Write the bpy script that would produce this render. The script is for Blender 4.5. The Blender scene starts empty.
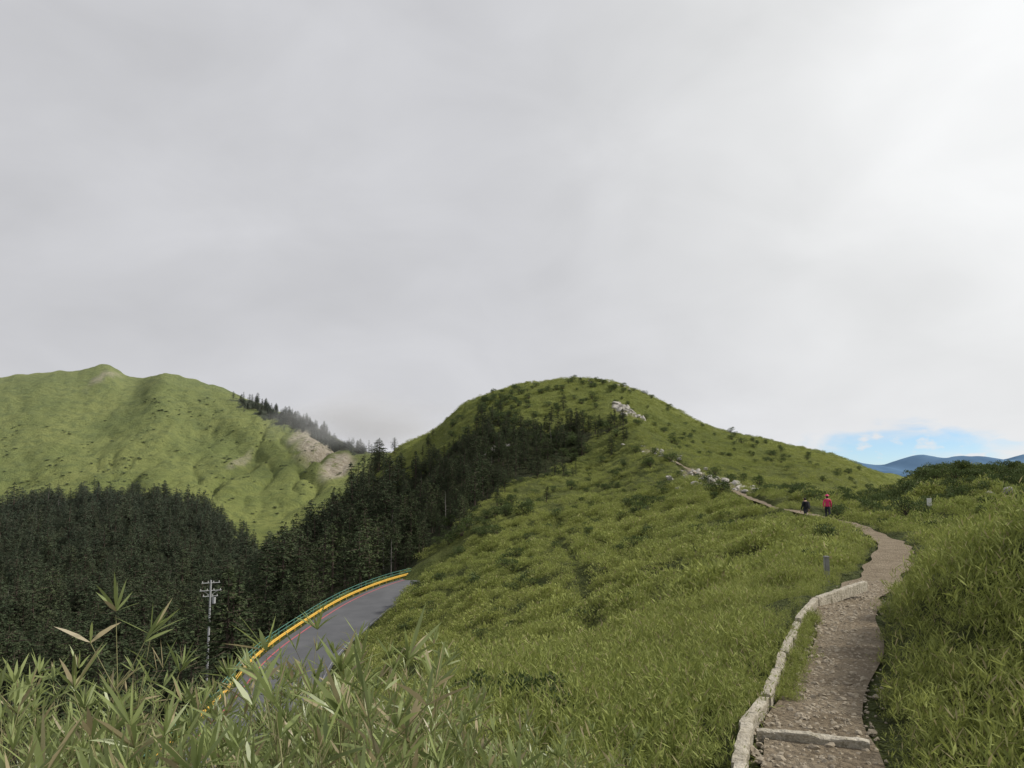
import bpy, math, random, bmesh
import numpy as np
from mathutils import Vector, noise
random.seed(7); rng=np.random.default_rng(11)
scene=bpy.context.scene
PITCH=math.radians(6.84); F=800.0

# ---------- image pixel + estimated depth -> world position -------------
def P(px,py,Y,z=None):
    u=(px-512)/F; v=(384-py)/F
    den=math.cos(PITCH)-v*math.sin(PITCH)
    zz=(math.sin(PITCH)+v*math.cos(PITCH))/den*Y
    return (u/den*Y, Y, zz if z is None else z)

# ---------- noise ----------
def _h(ix,iy,seed):
    h=(ix.astype(np.int64)*374761393+iy.astype(np.int64)*668265263+seed*1442695041)&0xffffffff
    h=((h^(h>>13))*1274126177)&0xffffffff
    h=((h^(h>>16))*2246822519)&0xffffffff
    return (h^(h>>15))&0xffffffff
def perlin(x,y,seed=0):
    x=np.asarray(x,float); y=np.asarray(y,float)
    ix=np.floor(x); iy=np.floor(y); fx=x-ix; fy=y-iy
    def g(ox,oy):
        a=_h(ix+ox,iy+oy,seed)/4294967296.0*2*np.pi
        return np.cos(a)*(fx-ox)+np.sin(a)*(fy-oy)
    sx=fx*fx*fx*(fx*(fx*6-15)+10); sy=fy*fy*fy*(fy*(fy*6-15)+10)
    a=g(0,0)*(1-sx)+g(1,0)*sx; b=g(0,1)*(1-sx)+g(1,1)*sx
    return (a*(1-sy)+b*sy)*1.5
def sstep(a,b,x):
    t=np.clip((x-a)/(b-a),0,1); return t*t*(3-2*t)

# ---------- terrain control points ----------
C=[]
def G(px,py,Y,h=0.3):
    p=P(px,py,Y); C.append((p[0],p[1],p[2]-h))
def Z(px,Y,z): C.append(P(px,480,Y,z))
for a in (-55,-25,0,25,50):
    for r,z in ((0.5,-1.5),(2.0,-1.62)):
        C.append((r*math.sin(math.radians(a)),r*math.cos(math.radians(a)),z))
Z(0,4,-2.1);Z(250,4,-2.0);Z(480,4,-2.15);Z(650,4,-2.3);Z(780,4.2,-2.45);Z(900,4,-2.1);Z(1050,4,-1.8)
Z(0,8,-4.4);Z(200,8,-3.6);Z(340,9,-3.3);G(430,695,9.5);G(520,690,10);G(620,690,9.5)
Z(100,15,-8);Z(250,15,-6.6);Z(380,15,-5.2);G(480,672,16);G(560,668,15);G(640,652,15);G(700,660,11);
TP=((806,830,3.6),(808,800,5),(814,755,6.8),(828,700,8.5),(836,650,11),(842,615,13.5),(850,600,16),(868,587,20),(889,570,26),(897,553,32),(890,544,38),(878,537,44),(855,526,52),(818,517,60),(795,512,68),(770,507,76),(745,497,95),(725,488,112),(700,476,132),(668,459,158))
for px,py,Y in TP[1:]: G(px,py,Y,0.0)
G(645,447,182,0);G(630,425,215,0)
G(748,735,7,.25);G(768,680,9,.25);G(780,630,12,.25);G(760,600,17,.3)
# right bank
G(1040,500,8.5,.55);G(985,518,10,.55);G(940,538,11.5,.48);G(908,572,13.5,.38);G(905,690,7.3,.25);G(915,640,9.5,.3);G(1000,600,8,.45);G(1010,700,6,.4);G(895,603,13.8,.3)
Z(1150,12,-.5);Z(1150,6,-1.4);Z(1300,10,0)
Z(975,20,-2.8);Z(1040,20,-2.5);G(975,562,26);G(1040,560,26);Z(1300,26,-1.3);G(940,540,40);G(1010,533,40)
# right knoll
G(873,508,72);G(900,490,76,.6);G(928,475,80,.3);G(965,471,82,.3);G(1000,473,82,.3);G(1040,477,82,.3);G(950,503,60);G(1010,505,56);G(900,514,62);Z(1250,80,-2)
Z(930,150,-12);Z(1040,150,-15);Z(1250,150,-20);Z(940,260,-22);Z(1100,300,-40)
# middle slope
G(800,580,22);G(700,605,25);G(650,640,18);G(560,655,26);G(490,656,36);G(430,655,50);G(600,640,35);G(590,600,50);G(560,560,72);G(650,560,56)
G(720,540,52);G(760,560,36);G(830,560,30);G(800,540,42);G(385,640,78);G(402,600,94);G(418,577,103);G(445,566,108);G(440,550,128);G(480,520,135);G(540,490,155);G(600,462,185);G(530,450,205);G(470,480,195);G(450,510,170)
G(640,510,105);G(600,530,90);G(700,500,95);G(520,540,105);G(760,520,68)
# summit
G(400,445,335,0);G(425,436,322,0);G(445,421,312,0);G(462,407,302);G(490,394,300);G(522,384,298);G(560,380,292);G(592,379,288);G(622,386,285);G(660,401,292);G(700,422,300);G(760,440,312);G(830,458,322);G(900,477,330);Z(945,330,-7)
G(590,412,248);G(655,425,245);G(705,450,225);G(780,468,205);G(845,482,180);G(860,500,130);G(800,492,130);G(760,480,160);G(880,486,250);G(540,410,255);G(490,425,250)
Z(375,350,2);Z(445,260,10)
for px,z in ((380,-15),(460,-8),(560,-5),(660,-10),(780,-25),(900,-45),(1100,-80)): Z(px,480,z)
# forest flank / valley (ground below canopy)
Z(340,290,-14);Z(300,230,-26);Z(340,190,-21);Z(380,160,-17.5);Z(400,230,-8);Z(400,280,1);Z(250,160,-33);Z(300,130,-24);Z(200,120,-32);Z(150,80,-27);Z(90,100,-36);Z(0,100,-40);Z(-150,100,-42)
Z(0,200,-42);Z(120,220,-40);Z(200,300,-41);Z(280,330,-38);Z(0,330,-34);Z(-150,300,-36);Z(0,450,-23);Z(100,450,-20);Z(180,460,-22);Z(230,450,-34);Z(270,420,-43);Z(-180,450,-18);Z(340,420,-27)
Z(0,30,-19);Z(0,55,-30);Z(-150,30,-22);Z(-200,12,-8)
# left mountain
for px,py,Y in ((-200,400,880),(-80,394,900),(0,385,900),(50,378,920),(88,374,940),(104,368,950),(112,373,948),(128,382,945),(144,383,925),(160,376,905),(175,383,895),(200,391,885),(235,404,860),(268,417,835),(300,431,800),(330,446,770),(352,457,745),(0,493,640),(100,487,620),(170,496,580),(230,516,560),(270,529,540),(300,503,600),(335,478,660),(100,430,800),(50,440,760),(200,440,780),(150,462,700),(265,462,720),(0,440,760),(-150,450,740),(235,485,650),(385,462,700),(420,468,720)):
    G(px,py,Y,0)
for px,z in ((-200,60),(0,70),(105,80),(200,50),(300,-10),(420,-60),(600,-90),(900,-150)): Z(px,1400,z)
for px in (-200,200,600,1000,1200): Z(px,3500,-330); Z(px,12000,-700)
C=np.array(C)
AZM=math.radians(56)
def uv(x,y):
    r=np.hypot(x,y); az=np.clip(np.arctan2(x,y),-AZM,AZM)
    return az*4.0, np.log(r+3.0), r
cu,cv,cr=uv(C[:,0],C[:,1]); val=C[:,2]/(cr+15)
n=len(C); cc=0.09
def phi(d2): return np.sqrt(d2+cc*cc)
A=phi((cu[:,None]-cu)**2+(cv[:,None]-cv)**2)-np.eye(n)*0.001
M=np.zeros((n+1,n+1)); M[:n,:n]=A; M[:n,n]=1; M[n,:n]=1
sol=np.linalg.solve(M,np.append(val,0)); wts=sol[:n]; c0=sol[n]
def rbf(u,v,r):
    out=np.empty(u.shape)
    for i in range(0,len(u),20000):
        s=slice(i,i+20000)
        out[s]=phi((u[s,None]-cu)**2+(v[s,None]-cv)**2)@wts+c0
    return out*(r+15)
def base(x,y):
    x=np.asarray(x,float).ravel(); y=np.asarray(y,float).ravel()
    u,v,r=uv(x,y); z=rbf(u,v,r)
    az=np.arctan2(x,y); back=np.abs(az)>AZM
    if back.any():
        rb=r[back]; vb=v[back]; a=az[back]
        zR=rbf(np.full(rb.shape,AZM*4.),vb,rb); zL=rbf(np.full(rb.shape,-AZM*4.),vb,rb)
        a2=np.where(a<0,a+2*np.pi,a); t=sstep(AZM,2*np.pi-AZM,a2)
        z[back]=zR*(1-t)+zL*t
    return z
def catmull(pts,step):
    pts=[np.array(p,float) for p in pts]; out=[]
    for i in range(len(pts)-1):
        p0=pts[max(i-1,0)];p1=pts[i];p2=pts[i+1];p3=pts[min(i+2,len(pts)-1)]
        m=max(2,int(np.linalg.norm(p2-p1)/step))
        for k in range(m):
            t=k/m; out.append(0.5*((2*p1)+(-p0+p2)*t+(2*p0-5*p1+4*p2-p3)*t*t+(-p0+3*p1-3*p2+p3)*t**3))
    out.append(pts[-1]); return np.array(out)
RW=3.7
road_left=[(-38,0,-21),(-31,18,-20.4),(-26.5,35,-19.6),(-23.8,50,-18.8),(-23.2,65,-17.8),(-23.9,77,-16.9),(-23.3,88,-16.2),(-21.0,105,-15.2),(-16.4,121,-14.6),(-9,134,-14.4),(0,142,-14.2)]
rl=catmull(road_left,1.0)
tan=np.gradient(rl[:,:2],axis=0); tan/=np.linalg.norm(tan,axis=1)[:,None]
rn=np.stack([tan[:,1],-tan[:,0]],1)
road_c=rl.copy(); road_c[:,:2]+=rn*RW
trail_xy=[P(*q)[:2] for q in TP]
tr=catmull(trail_xy,0.4)
tz=base(tr[:,0],tr[:,1])
k=np.ones(9)/9; tz=np.convolve(np.pad(tz,4,'edge'),k,'valid')
trail=np.column_stack([tr,tz])
track=catmull([P(*q)[:2] for q in ((560,505,120),(556,530,100),(572,560,76),(590,600,52),(590,640,36))],1.0)
def polydist(x,y,line):
    d=np.full(x.shape,1e9); idx=np.zeros(x.shape,int)
    mn=line[:,:2].min(0)-9; mx=line[:,:2].max(0)+9
    m=np.where((x>mn[0])&(x<mx[0])&(y>mn[1])&(y<mx[1]))[0]
    for i in range(0,len(m),20000):
        s=m[i:i+20000]
        D=(x[s,None]-line[:,0])**2+(y[s,None]-line[:,1])**2
        j=D.argmin(1); idx[s]=j; d[s]=np.sqrt(D[np.arange(len(s)),j])
    return d,idx
def height(x,y):
    x=np.asarray(x,float).ravel(); y=np.asarray(y,float).ravel()
    z=base(x,y); r=np.hypot(x,y)
    z+=perlin(x/2.6,y/2.6,1)*0.30*sstep(6,22,r)*(1-sstep(400,600,r))
    z+=perlin(x/8,y/8,2)*0.65*sstep(15,60,r)
    z+=perlin(x/28,y/28,3)*1.7*sstep(90,200,r)*(1-0.6*sstep(240,280,r)*(1-sstep(320,380,r)))
    m=sstep(560,680,r)*(1-sstep(1500,2500,r))
    rid=1-np.abs(perlin((x+0.25*y)/75+.5*perlin(x/90,y/90,14),y/330,4))*2
    rid2=1-np.abs(perlin((x+0.2*y)/26+.5*perlin(x/50,y/50,15),y/120,5))*2
    crest=1-0.9*sstep(790,900,r)
    rightside=.5+.5*sstep(-430,-300,x)
    z+=m*crest*rightside*(-(rid**3).clip(0,1)*10-(rid2**3).clip(0,1)*3.5+4)
    z+=m*perlin(x/40,y/40,6)*3.5*(.3+.7*crest)+m*perlin(x/12,y/12,7)*1.6
    z+=sstep(2000,4000,r)*perlin(x/900,y/900,8)*90
    dt,it=polydist(x,y,track); z-=0.35*(1-sstep(.3,1.1,dt))
    dr,ir=polydist(x,y,road_c)
    cx=road_c[ir,0]; left=(x<cx)
    end=1-sstep(119,125,y)
    w=(1-sstep(RW+0.5,np.where(left,RW+5,RW+2.6),dr))*end
    z=z*(1-w)+(road_c[ir,2]-0.03)*w
    dp,ip=polydist(x,y,trail)
    w=1-sstep(0.5,1.05,dp)
    z=z*(1-w)+(trail[ip,2]-0.03-0.0006*y)*w
    return z

# ---------- mesh helpers ----------
def link(o): scene.collection.objects.link(o); return o
def mk(name,verts,faces,mat=None,smooth=False,parent=None,do_link=True):
    me=bpy.data.meshes.new(name); me.from_pydata([tuple(v) for v in verts],[],faces); me.update()
    if smooth: me.polygons.foreach_set('use_smooth',[True]*len(me.polygons))
    o=bpy.data.objects.new(name,me)
    if mat: me.materials.append(mat)
    if do_link: link(o)
    if parent: o.parent=parent
    return o
def grid_faces(nr,nc):
    i=np.arange(nr-1)[:,None]*nc+np.arange(nc-1)
    i=i.ravel(); return np.stack([i,i+1,i+nc+1,i+nc],1)

# ---------- materials ----------
class N:
    def __init__(s,name):
        s.m=bpy.data.materials.new(name); s.m.use_nodes=True; s.t=s.m.node_tree; s.t.nodes.clear()
        s.out=s.t.nodes.new('ShaderNodeOutputMaterial')
    def n(s,typ,**kw):
        nd=s.t.nodes.new(typ)
        for k,v in kw.items(): setattr(nd,k,v)
        return nd
    def l(s,a,b): s.t.links.new(a,b)
    def noise(s,scale,detail=4,rough=.55,vec=None,dist=0):
        nd=s.n('ShaderNodeTexNoise'); nd.inputs['Scale'].default_value=scale; nd.inputs['Detail'].default_value=detail
        nd.inputs['Roughness'].default_value=rough; nd.inputs['Distortion'].default_value=dist
        if vec is None: vec=s.pos()
        s.l(vec,nd.inputs['Vector']); return nd.outputs['Fac']
    def pos(s):
        if not hasattr(s,'_p'): s._p=s.n('ShaderNodeNewGeometry').outputs['Position']
        return s._p
    def dist(s):
        ln=s.n('ShaderNodeVectorMath',operation='LENGTH'); s.l(s.pos(),ln.inputs[0]); return ln.outputs['Value']
    def mr(s,val,a,b,c=0,d=1):
        nd=s.n('ShaderNodeMapRange'); nd.inputs[1].default_value=a; nd.inputs[2].default_value=b; nd.inputs[3].default_value=c; nd.inputs[4].default_value=d
        s.l(val,nd.inputs[0]); return nd.outputs[0]
    def mix(s,f,a,b,blend='MIX'):
        nd=s.n('ShaderNodeMix',data_type='RGBA',blend_type=blend)
        for sock,v in ((nd.inputs[0],f),(nd.inputs[6],a),(nd.inputs[7],b)):
            if isinstance(v,(int,float)): sock.default_value=v
            elif isinstance(v,tuple): sock.default_value=(*v,1) if len(v)==3 else v
            else: s.l(v,sock)
        return nd.outputs[2]
    def haze(s,col,near=150,far=1600,mx=.35,c=(.30,.36,.40)):  # aerial haze painted into the base colour, stronger with distance from the origin
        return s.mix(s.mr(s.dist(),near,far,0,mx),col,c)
    def pbsdf(s,col,rough=.8,bump=None,bs=.5,bd=.1,spec=.3):
        b=s.n('ShaderNodeBsdfPrincipled'); b.inputs['Roughness'].default_value=rough; b.inputs['Specular IOR Level'].default_value=spec
        if isinstance(col,tuple): b.inputs['Base Color'].default_value=(*col,1)
        else: s.l(col,b.inputs['Base Color'])
        if bump is not None:
            bp=s.n('ShaderNodeBump'); bp.inputs['Strength'].default_value=bs; bp.inputs['Distance'].default_value=bd
            s.l(bump,bp.inputs['Height']); s.l(bp.outputs[0],b.inputs['Normal'])
        return b.outputs[0]
    def done(s,sh): s.l(sh,s.out.inputs['Surface']); return s.m
def simple(name,col,rough=.7,var=.25,scale=8,bump=.2,spec=.3):
    a=N(name); f=a.noise(scale,5)
    c=a.mix(f,tuple(x*(1-var) for x in col),tuple(min(1,x*(1+var)) for x in col))
    return a.done(a.pbsdf(c,rough,f,bump,.02,spec))
def leafmat(name,c1,c2,dead=(.2,.16,.08),dead_amt=.08,trans=.3,big=.03,hz=.3,rough=.65,spec=.2,rv=.5,tv=.45,c3=None):
    a=N(name)
    oi=a.n('ShaderNodeObjectInfo'); at=a.n('ShaderNodeAttribute',attribute_name='tint')
    f=a.noise(big,2); f2=a.noise(.35,1)
    s1=a.n('ShaderNodeMath',operation='ADD'); a.l(a.mr(f,.35,.65,0,.6),s1.inputs[0]); a.l(a.mr(f2,.3,.7,0,.4),s1.inputs[1])
    c=a.mix(s1.outputs[0],c1,c2)
    if c3: c=a.mix(a.mr(oi.outputs['Random'],.72,.9,0,.8),c,c3)
    dk=a.n('ShaderNodeMath',operation='FRACT'); mu=a.n('ShaderNodeMath',operation='MULTIPLY'); a.l(oi.outputs['Random'],mu.inputs[0]); mu.inputs[1].default_value=7.31; a.l(mu.outputs[0],dk.inputs[0])
    c=a.mix(a.mr(dk.outputs[0],0,1,0,rv),c,tuple(x*.5 for x in c1))
    c=a.mix(a.mr(at.outputs['Fac'],0,1,0,tv),c,tuple(min(1,x*1.6) for x in c2))
    c=a.mix(a.mr(at.outputs['Fac'],1-dead_amt,1-dead_amt+.02,0,.9),c,dead)
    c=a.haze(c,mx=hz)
    d=a.n('ShaderNodeBsdfDiffuse'); a.l(c,d.inputs['Color'])
    gl_=a.n('ShaderNodeBsdfGlossy'); gl_.inputs['Roughness'].default_value=rough
    m0=a.n('ShaderNodeMixShader'); m0.inputs[0].default_value=spec*.12; a.l(d.outputs[0],m0.inputs[1]); a.l(gl_.outputs[0],m0.inputs[2])
    t=a.n('ShaderNodeBsdfTranslucent'); a.l(c,t.inputs['Color'])
    m=a.n('ShaderNodeMixShader'); m.inputs[0].default_value=trans; a.l(m0.outputs[0],m.inputs[1]); a.l(t.outputs[0],m.inputs[2])
    return a.done(m.outputs[0])
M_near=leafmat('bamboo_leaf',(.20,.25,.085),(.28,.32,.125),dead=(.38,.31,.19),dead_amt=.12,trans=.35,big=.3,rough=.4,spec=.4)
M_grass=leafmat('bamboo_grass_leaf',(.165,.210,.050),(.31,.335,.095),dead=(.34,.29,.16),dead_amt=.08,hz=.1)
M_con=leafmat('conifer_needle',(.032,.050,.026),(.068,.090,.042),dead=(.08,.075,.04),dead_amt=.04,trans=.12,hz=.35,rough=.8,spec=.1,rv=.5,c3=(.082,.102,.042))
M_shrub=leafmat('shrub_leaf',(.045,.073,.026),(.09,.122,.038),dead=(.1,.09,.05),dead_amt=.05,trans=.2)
M_bark=simple('bark',(.09,.07,.055),.9,.4,3)
M_snag=simple('dead_wood',(.20,.185,.17),.9,.3,3)
M_culm=simple('culm',(.22,.21,.10),.6,.3,20)
a=N('terrain'); 
at=a.n('ShaderNodeAttribute',attribute_name='soil'); fo=a.n('ShaderNodeAttribute',attribute_name='forest')
f1=a.noise(.012,6,.6); f2=a.noise(.10,8,.72); f3=a.noise(1.4,5,.65)
g=a.mix(a.mr(f1,.35,.65),(.155,.19,.042),(.25,.275,.072))
g=a.mix(a.mr(f2,.47,.62,0,.7),g,(.105,.138,.036))
g=a.mix(a.mr(f3,.45,.75,0,.4),g,(.26,.265,.09))
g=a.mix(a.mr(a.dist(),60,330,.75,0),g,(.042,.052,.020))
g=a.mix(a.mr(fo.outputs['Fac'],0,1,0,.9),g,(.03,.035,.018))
soilc=a.mix(a.mr(a.noise(.25,6,.7),.3,.7),(.30,.245,.17),(.62,.55,.44))
sm=a.n('ShaderNodeMath',operation='MULTIPLY'); a.l(at.outputs['Fac'],sm.inputs[0]); a.l(a.mr(a.noise(.09,5,.7),.34,.46),sm.inputs[1])
g=a.mix(sm.outputs[0],g,soilc)
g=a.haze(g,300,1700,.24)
bm=a.n('ShaderNodeMath',operation='ADD'); a.l(a.mr(f2,0,1,0,5),bm.inputs[0]); a.l(f3,bm.inputs[1])
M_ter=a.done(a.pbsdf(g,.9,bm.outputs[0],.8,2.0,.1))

# ---------- terrain mesh ----------
azf=np.radians(np.linspace(-50,50,860)); azb=np.radians(np.linspace(50,310,90))[1:-1]
az=np.concatenate([azf,azb]); rr=np.exp(np.linspace(math.log(.3),math.log(14000),520))
rr=np.unique(np.concatenate([rr,np.linspace(60,340,140),np.linspace(600,960,60)]))
AZ,RR=np.meshgrid(az,rr); X=(RR*np.sin(AZ)).ravel(); Y=(RR*np.cos(AZ)).ravel(); ZZ=height(X,Y)
nr,nc=len(rr),len(az)
i=np.arange(nr-1)[:,None]*nc; j=np.arange(nc); jn=(j+1)%nc
fc=np.stack([(i+j),(i+nc+j),(i+nc+jn),(i+jn)],-1).reshape(-1,4)
me=bpy.data.meshes.new('terrain')
me.vertices.add(len(X)+1); co=np.concatenate([np.stack([X,Y,ZZ],1),[[0,0,-1.5]]]); me.vertices.foreach_set('co',co.ravel())
tri=np.stack([np.full(nc,len(X)),j,jn],1)
nq=len(fc); loops=np.concatenate([fc.ravel(),tri.ravel()])
me.loops.add(len(loops)); me.loops.foreach_set('vertex_index',loops.astype(np.int32))
me.polygons.add(nq+nc); ls=np.concatenate([np.arange(nq)*4,nq*4+np.arange(nc)*3]); me.polygons.foreach_set('loop_start',ls.astype(np.int32))
me.polygons.foreach_set('use_smooth',np.ones(nq+nc,bool)); me.update(calc_edges=True); me.validate()
me.materials.append(M_ter)
def poly(l): return np.array([P(px,480,Yv)[:2] for px,Yv in l])
def inpoly(x,y,pl):
    ins=np.zeros(x.shape,bool); n=len(pl)
    for i in range(n):
        x1,y1=pl[i];x2,y2=pl[(i+1)%n]
        if y1==y2: continue
        c=((y1>y)!=(y2>y))&(x<(x2-x1)*(y-y1)/(y2-y1)+x1); ins^=c
    return ins
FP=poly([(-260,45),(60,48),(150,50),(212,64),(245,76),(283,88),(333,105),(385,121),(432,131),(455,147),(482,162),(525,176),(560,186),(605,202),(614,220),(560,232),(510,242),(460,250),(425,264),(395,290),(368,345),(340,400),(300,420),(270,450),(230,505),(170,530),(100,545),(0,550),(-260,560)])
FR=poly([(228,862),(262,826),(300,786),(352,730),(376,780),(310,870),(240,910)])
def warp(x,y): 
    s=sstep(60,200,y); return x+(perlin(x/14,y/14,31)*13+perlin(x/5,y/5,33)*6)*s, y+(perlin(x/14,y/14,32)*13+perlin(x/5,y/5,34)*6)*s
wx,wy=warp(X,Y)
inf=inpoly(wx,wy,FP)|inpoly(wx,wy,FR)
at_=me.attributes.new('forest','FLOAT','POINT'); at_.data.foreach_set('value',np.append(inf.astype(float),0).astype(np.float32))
soil=np.zeros(X.shape)
def blob(px,py,Yc,rx,ry,s=1.):
    global soil
    p=P(px,py,Yc); d=np.hypot((X-p[0])/rx,(Y-p[1])/ry); soil=np.maximum(soil,s*(1-sstep(.5,1.2,d)))
blob(320,456,752,21,45);blob(338,466,690,14,40);blob(300,444,770,10,30,.8);blob(240,462,720,6,30,.5);blob(105,374,930,8,40,.6)
blob(625,412,245,3.5,9);blob(735,490,112,4,10);blob(700,474,135,3,9);blob(720,482,122,3.5,8);blob(650,452,178,1.5,8)
at_=me.attributes.new('soil','FLOAT','POINT'); at_.data.foreach_set('value',np.append(soil,0).astype(np.float32))
link(bpy.data.objects.new('terrain',me))

# ---------- strips ----------
def strip(name,line,offs,mat,dz,wob=0):
    line=np.asarray(line); t=np.gradient(line[:,:2],axis=0); t/=np.linalg.norm(t,axis=1)[:,None]
    nn=np.stack([t[:,1],-t[:,0]],1); V=[]; nn_=None
    for i,p in enumerate(line):
        oo_=offs(p) if callable(offs) else offs
        nn_=len(oo_)
        for kk,o in enumerate(oo_):
            oo=o+(wob*perlin(i*.13+kk*9.1,kk*3.3+.5,9) if kk in(0,nn_-1) else 0)
            q=p[:2]+nn[i]*oo; V.append((q[0],q[1],p[2]+(dz(p) if callable(dz) else dz)))
    return mk(name,V,grid_faces(len(line),nn_).tolist(),mat,True)
a=N('asphalt'); f=a.noise(.5,5); f2=a.noise(40,3); f4=a.noise(.08,4)
c=a.mix(a.mr(f,.3,.7),(.085,.088,.096),(.125,.128,.138)); c=a.mix(a.mr(f2,.4,.7,0,.3),c,(.16,.16,.16)); c=a.mix(a.mr(f4,.45,.6,0,.4),c,(.06,.062,.07))
M_asph=a.done(a.pbsdf(c,.85,f2,.2,.01))
rdm=road_c[road_c[:,1]<130]
strip('road',rdm,np.linspace(-RW,RW,7),M_asph,0.03)
M_red=simple('red_road_paint',(.46,.10,.12),.7,.25,3); M_white=simple('worn_white_road_paint',(.24,.24,.25),.7,.4,1.5)
rdm=road_c[road_c[:,1]<126]
strip('road_edge_line',rdm,[-RW+.75,-RW+.90],M_red,0.036)
strip('road_edge_line',rdm,[RW-.30,RW-.21],M_white,0.036)
a=N('trail_gravel'); f=a.noise(1.1,6,.65); f2=a.noise(14,6,.75); f3=a.noise(3.5,5,.7); vo=a.n('ShaderNodeTexVoronoi'); vo.inputs['Scale'].default_value=15; a.l(a.pos(),vo.inputs['Vector'])
c=a.mix(a.mr(f,.3,.7),(.22,.175,.12),(.39,.325,.24)); c=a.mix(a.mr(f2,.38,.66,0,.7),c,(.145,.115,.078)); c=a.mix(a.mr(f3,.52,.68,0,.5),c,(.42,.36,.27)); c=a.mix(a.mr(vo.outputs['Distance'],0,.22,.4,0),c,(.42,.37,.29))
bb=a.n('ShaderNodeMath',operation='SUBTRACT'); a.l(f2,bb.inputs[0]); a.l(vo.outputs['Distance'],bb.inputs[1])
M_trail=a.done(a.pbsdf(c,.95,bb.outputs[0],1.0,.08,.1))
def tdz(p): return 0.0+0.0022*max(0,p[1]-20)
def wl(y): return .50-.09*(sstep(7.4,8.6,y)-sstep(12.0,14.0,y))+.15*sstep(17,22,y)-.22*sstep(40,48,y)-.18*sstep(85,120,y)
def wr(y): return .42+.1*sstep(8,12,y)+.12*sstep(17,22,y)-.26*sstep(40,48,y)-.12*sstep(85,120,y)
strip('path',trail,lambda p: np.linspace(-wl(p[1]),wr(p[1]),7),M_trail,tdz,.3)

# ---------- instancing ----------
def tint_attr(o,vals):
    at_=o.data.attributes.new('tint','FLOAT','POINT'); at_.data.foreach_set('value',np.array(vals,np.float32))
def scatter(name,coll,pts,rot,scl,idx):
    me=bpy.data.meshes.new(name); me.vertices.add(len(pts)); me.vertices.foreach_set('co',np.asarray(pts,np.float32).ravel())
    r=me.attributes.new('rot','FLOAT_VECTOR','POINT'); r.data.foreach_set('vector',np.asarray(rot,np.float32).ravel())
    s=me.attributes.new('scl','FLOAT_VECTOR','POINT')
    scl=np.asarray(scl,np.float32)
    if scl.ndim==1: scl=np.repeat(scl[:,None],3,1)
    s.data.foreach_set('vector',scl.ravel())
    d=me.attributes.new('idx','INT','POINT'); d.data.foreach_set('value',np.asarray(idx,np.int32))
    o=link(bpy.data.objects.new(name,me))
    ng=bpy.data.node_groups.new(name,'GeometryNodeTree')
    ng.interface.new_socket('Geometry',in_out='INPUT',socket_type='NodeSocketGeometry'); ng.interface.new_socket('Geometry',in_out='OUTPUT',socket_type='NodeSocketGeometry')
    gi=ng.nodes.new('NodeGroupInput'); go=ng.nodes.new('NodeGroupOutput'); ip=ng.nodes.new('GeometryNodeInstanceOnPoints'); ci=ng.nodes.new('GeometryNodeCollectionInfo')
    ci.inputs['Collection'].default_value=coll; ci.inputs['Separate Children'].default_value=True; ci.inputs['Reset Children'].default_value=True
    L=ng.links.new; L(gi.outputs[0],ip.inputs['Points']); L(ci.outputs[0],ip.inputs['Instance']); ip.inputs['Pick Instance'].default_value=True
    for nm,dt,sock in (('rot','FLOAT_VECTOR','Rotation'),('scl','FLOAT_VECTOR','Scale'),('idx','INT','Instance Index')):
        na=ng.nodes.new('GeometryNodeInputNamedAttribute'); na.data_type=dt; na.inputs['Name'].default_value=nm; L(na.outputs['Attribute'],ip.inputs[sock])
    L(ip.outputs[0],go.inputs[0])
    md=o.modifiers.new('scatter','NODES'); md.node_group=ng; return o
def coll(name,objs):
    c=bpy.data.collections.new(name)
    for o in objs: c.objects.link(o)
    return c
class MB:
    def __init__(s): s.v=[];s.f=[];s.t=[];s.m=[]
    def leaf(s,b,d,L,w,droop=.4,tint=None,segs=3,m=0):
        b=Vector(b); d=Vector(d).normalized(); tint=random.random() if tint is None else tint
        side=d.cross(Vector((random.gauss(0,.5),random.gauss(0,.5),1))).normalized()
        prof=[(0,.25),(.35,1),(.7,.7),(1,0)] if segs==3 else [(0,.5),(.5,1),(1,0)]
        n0=len(s.v); pos=b.copy(); prev=0
        for t,wd in prof:
            pos=pos+d*(L*(t-prev)); prev=t
            d=(d+Vector((0,0,-droop*.33))).normalized()
            if wd>0: s.v+= [pos-side*w*wd*.5,pos+side*w*wd*.5]; s.t+=[tint]*2
            else: s.v.append(pos.copy()); s.t.append(tint)
        kk=len(prof)-1
        for q in range(kk-1): a0=n0+2*q; s.f.append((a0,a0+1,a0+3,a0+2)); s.m.append(m)
        a0=n0+2*(kk-1); s.f.append((a0,a0+1,a0+2)); s.m.append(m)
    def tube(s,p,q,r0,r1,k=4,m=1):
        p=Vector(p);q=Vector(q); d=(q-p).normalized(); a0=d.orthogonal().normalized(); b0=d.cross(a0); n0=len(s.v)
        for c,r in((p,r0),(q,r1)):
            for i in range(k):
                an=2*math.pi*i/k; s.v.append(c+(a0*math.cos(an)+b0*math.sin(an))*r); s.t.append(0.2)
        for i in range(k): s.f.append((n0+i,n0+(i+1)%k,n0+k+(i+1)%k,n0+k+i)); s.m.append(m)
    def obj(s,name,mats,link_=False):
        o=mk(name,s.v,s.f,None,False,None,link_)
        for mm in mats: o.data.materials.append(mm)
        o.data.polygons.foreach_set('material_index',s.m); tint_attr(o,s.t); o.data.update(); return o
def rdir(up=0.3,spread=1):
    an=random.uniform(0,6.283); return Vector((math.cos(an)*spread,math.sin(an)*spread,up))
fg=[]
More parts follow.
